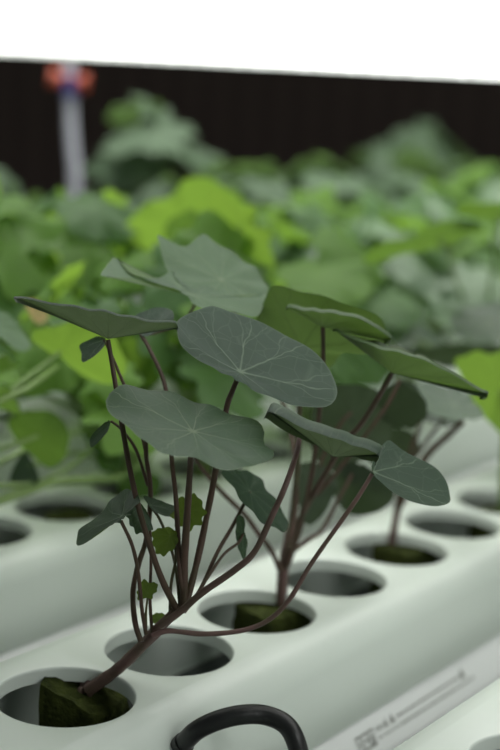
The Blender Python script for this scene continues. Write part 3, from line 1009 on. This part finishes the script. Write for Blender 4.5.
# second channel behind
O2 = hb[1]
w2 = ['left edge', 'left', 'left of the yellow-green leaf', 'middle', 'right of the middle', 'right', 'right edge']
for i, k in enumerate((11, 13, 15, 17, 19, 21, 23)):
    bg_plant(CB[1], O2[k], 'bushy plant in the second channel behind, %s (%s)' % (w2[i], ('bright green' if i < 3 else 'soft grey-green')),
             ('lobed', 'frilly', 'round')[i % 3] if i < 4 else 'round', ('bm', 'bbm', 'bm', 'mg', 'gm', 'gm', 'g')[i], 16, (0.05, (0.145, 0.145, 0.135, 0.125, 0.125, 0.14, 0.15)[i]), 0.072, 0.029, 60 + i)
O3 = hb[2]
for k, zt, kd, lab in ((14, 0.145, 'frilly', 'dull grey-green plant at the left edge, lower left of the pale pipe'),
                       (18, 0.135, 'round', 'dull low plant right of the yellow-green leaf, before the dark wall'),
                       (20, 0.142, 'frilly', 'dull grey-green plant in the third channel behind, in the middle of the picture'),
                       (22, 0.148, 'round', 'dull grey-green plant in the third channel behind, right of the middle'),
                       (25, 0.150, 'frilly', 'dull grey-green plant in the third channel behind, second from the right edge'),
                       (27, 0.155, 'frilly', 'dull grey-green plant in the third channel behind, at the right edge')):
    bg_plant(CB[2], O3[k], lab, kd, 'u', 14, (0.04, zt), 0.072, 0.031, 70 + k)
O4 = hb[3]
for k, zt, sp, lab in ((20, 0.205, 0.05, 'tall blurred plant standing free before the dark wall, right of the pale pipe'),
                       (28, 0.150, 0.08, 'blurred plant in the farthest channel, left of the tall one at right'),
                       (30, 0.190, 0.08, 'tall blurred plant at the right, rising against the dark wall')):
    bg_plant(CB[3], O4[k], lab, 'frilly', 'u', 13, (0.04, zt), sp, 0.036, 80 + k)

# every stalk belongs to the blade it carries
for so, e in STALKS:
    best = min(((b.parent != so.parent, (A - e).length, i) for i, (b, A) in enumerate(BLADES)))
    if not best[0] and best[1] < 0.012: so.parent = BLADES[best[2]][0]

# ================================================================== black feed tube
ht = empty('feed_tube', at(180, 742, 0.428), 'black rubber feed tube arching up at the bottom edge, in front of the near channel', 'tube')
p0 = ch(C1 + 0.0408, 0.0, -0.012)
def at_s(px, py, s):
    d = ray(px, py)
    return CAM + d * (s / (d.dot(N)))
pts = [at_s(182, 745, C1 + 0.0425), at_s(196, 731, -0.268), at_s(216, 721, -0.262), at_s(240, 715, -0.256), at_s(264, 715, -0.250), at_s(285, 724, -0.243), at_s(296, 742, -0.238), at_s(301, 770, -0.236), at_s(303, 830, -0.236)]
pts.append(Vector((pts[-1].x, pts[-1].y, -0.0765)))
link('tube', tube_mesh('tube', pts, 0.0034, 0.0034, n=80, seg=20), M['rubber'], ht)
d_ = (pts[1] - pts[0]).normalized()
link('end_collar', tube_mesh('end_collar', [pts[0] - d_ * 0.0012, pts[0] + d_ * 0.0003, pts[0] + d_ * 0.0016], 0.0039, 0.0039, n=6, seg=20), M['rubber'], ht)

# ================================================================== hanging light
zl = H + 0.0112
eL, eR = atz(0, 56.5, zl), atz(500, 82, zl)
dl = (eR - eL); dl.z = 0
dl.normalize()
bk = Vector((-dl.y, dl.x, 0))
LD = 0.095
mid = (eL + eR) / 2 - bk * 2 * LD
LH = 0.75
li = empty('grow_light', mid + bk * LD, 'long glowing white light panel hanging over the plants', 'light')
bm = bmesh.new()
box(bm, mid + bk * LD + Vector((0, 0, 0.0262)), dl * LH, bk * (LD - 0.001), Vector((0, 0, 0.0248)), 0.001)
link('diffuser', bm_mesh('diffuser', bm), M['glow'], li)
bm = bmesh.new()
box(bm, mid + bk * LD + Vector((0, 0, 0.061)), dl * (LH + 0.01), bk * (LD + 0.01), Vector((0, 0, 0.010)), 0.002)
link('housing', bm_mesh('housing', bm), M['metal'], li)
bm = bmesh.new()
box(bm, mid + bk * 2 * LD + Vector((0, 0, 0.0006)), dl * (LH + 0.002), bk * 0.0015, Vector((0, 0, 0.0014)), 0.0003)
link('edge_trim', bm_mesh('edge_trim', bm), M['trim'], li)
for a in (-0.6, 0.6):
    for b in (0.03, 0.16):
        q = mid + dl * a + bk * b
        link('hanging_cable', tube_mesh('hanging_cable', [q + Vector((0, 0, 0.0705)), q + Vector((0, 0, 1.3))], 0.0012, 0.0012, n=2, seg=6), M['metal'], li)

# ================================================================== pale pipe with red valve
YP = 1.62
pb = at(75, 190, YP)
pp = empty('water_pipe', Vector((pb.x, pb.y, -0.077)), 'pale blurred water pipe with a red valve near the dark wall, upper left', 'pipe')
pts = [Vector((pb.x, pb.y, -0.0768)), at(75, 190, YP), at(72.5, 150, YP), at(70.5, 115, YP), at(70, 80, YP), at(70, 55, YP), at(70, 55, YP) + Vector((0, 0, 0.5))]
link('pipe', tube_mesh('pipe', pts, 0.0068, 0.0068, n=48, seg=14), M['pipe'], pp)
q = at(70, 86, YP)
link('collar', tube_mesh('collar', [q - Vector((0, 0, 0.012)), q, q + Vector((0, 0, 0.012))], 0.0092, 0.0092, n=6, seg=16), M['blue'], pp)
for sg, (a, b) in ((-1, (50, 77)), (1, (87, 84))):
    e = at(a, b, YP - 0.012)
    c0 = at(70 + sg * 7, 81, YP - 0.011)
    link('valve_handle', tube_mesh('valve_handle', [c0, c0.lerp(e, 0.5), e], 0.007, 0.0115, n=8, seg=12), M['red'], pp)

# ================================================================== light
w = D.worlds.new('world')
SC.world = w
w.use_nodes = True
w.node_tree.nodes['Background'].inputs[0].default_value = (0.90, 1.0, 0.96, 1)
w.node_tree.nodes['Background'].inputs[1].default_value = 0.10


def area(name, loc, size, sy, power, rot, col=(1, 1, 1), spread=180):
    l = D.lights.new(name, 'AREA')
    l.shape = 'RECTANGLE'
    l.size = size; l.size_y = sy
    l.energy = power
    l.color = col
    l.spread = R(spread)
    o = D.objects.new(name, l)
    COL.objects.link(o)
    o.location = loc
    o.rotation_euler = rot
    return o


area('added_light_back', (0.2, 1.42, 0.95), 1.8, 0.7, 19, (0, 0, 0), (1, 1, 0.95), 112)  # unseen light, added above the rear rows to brighten their foliage
area('added_light_front', (1.6, -1.3, 1.1), 1.2, 0.6, 13, (R(48), R(38), 0), (0.97, 1, 0.97))  # unseen light, added to brighten the channel walls that face the camera

SC.view_settings.view_transform = 'Standard'
SC.view_settings.look = 'None'
SC.view_settings.gamma = 1
SC.view_settings.exposure = 0.0
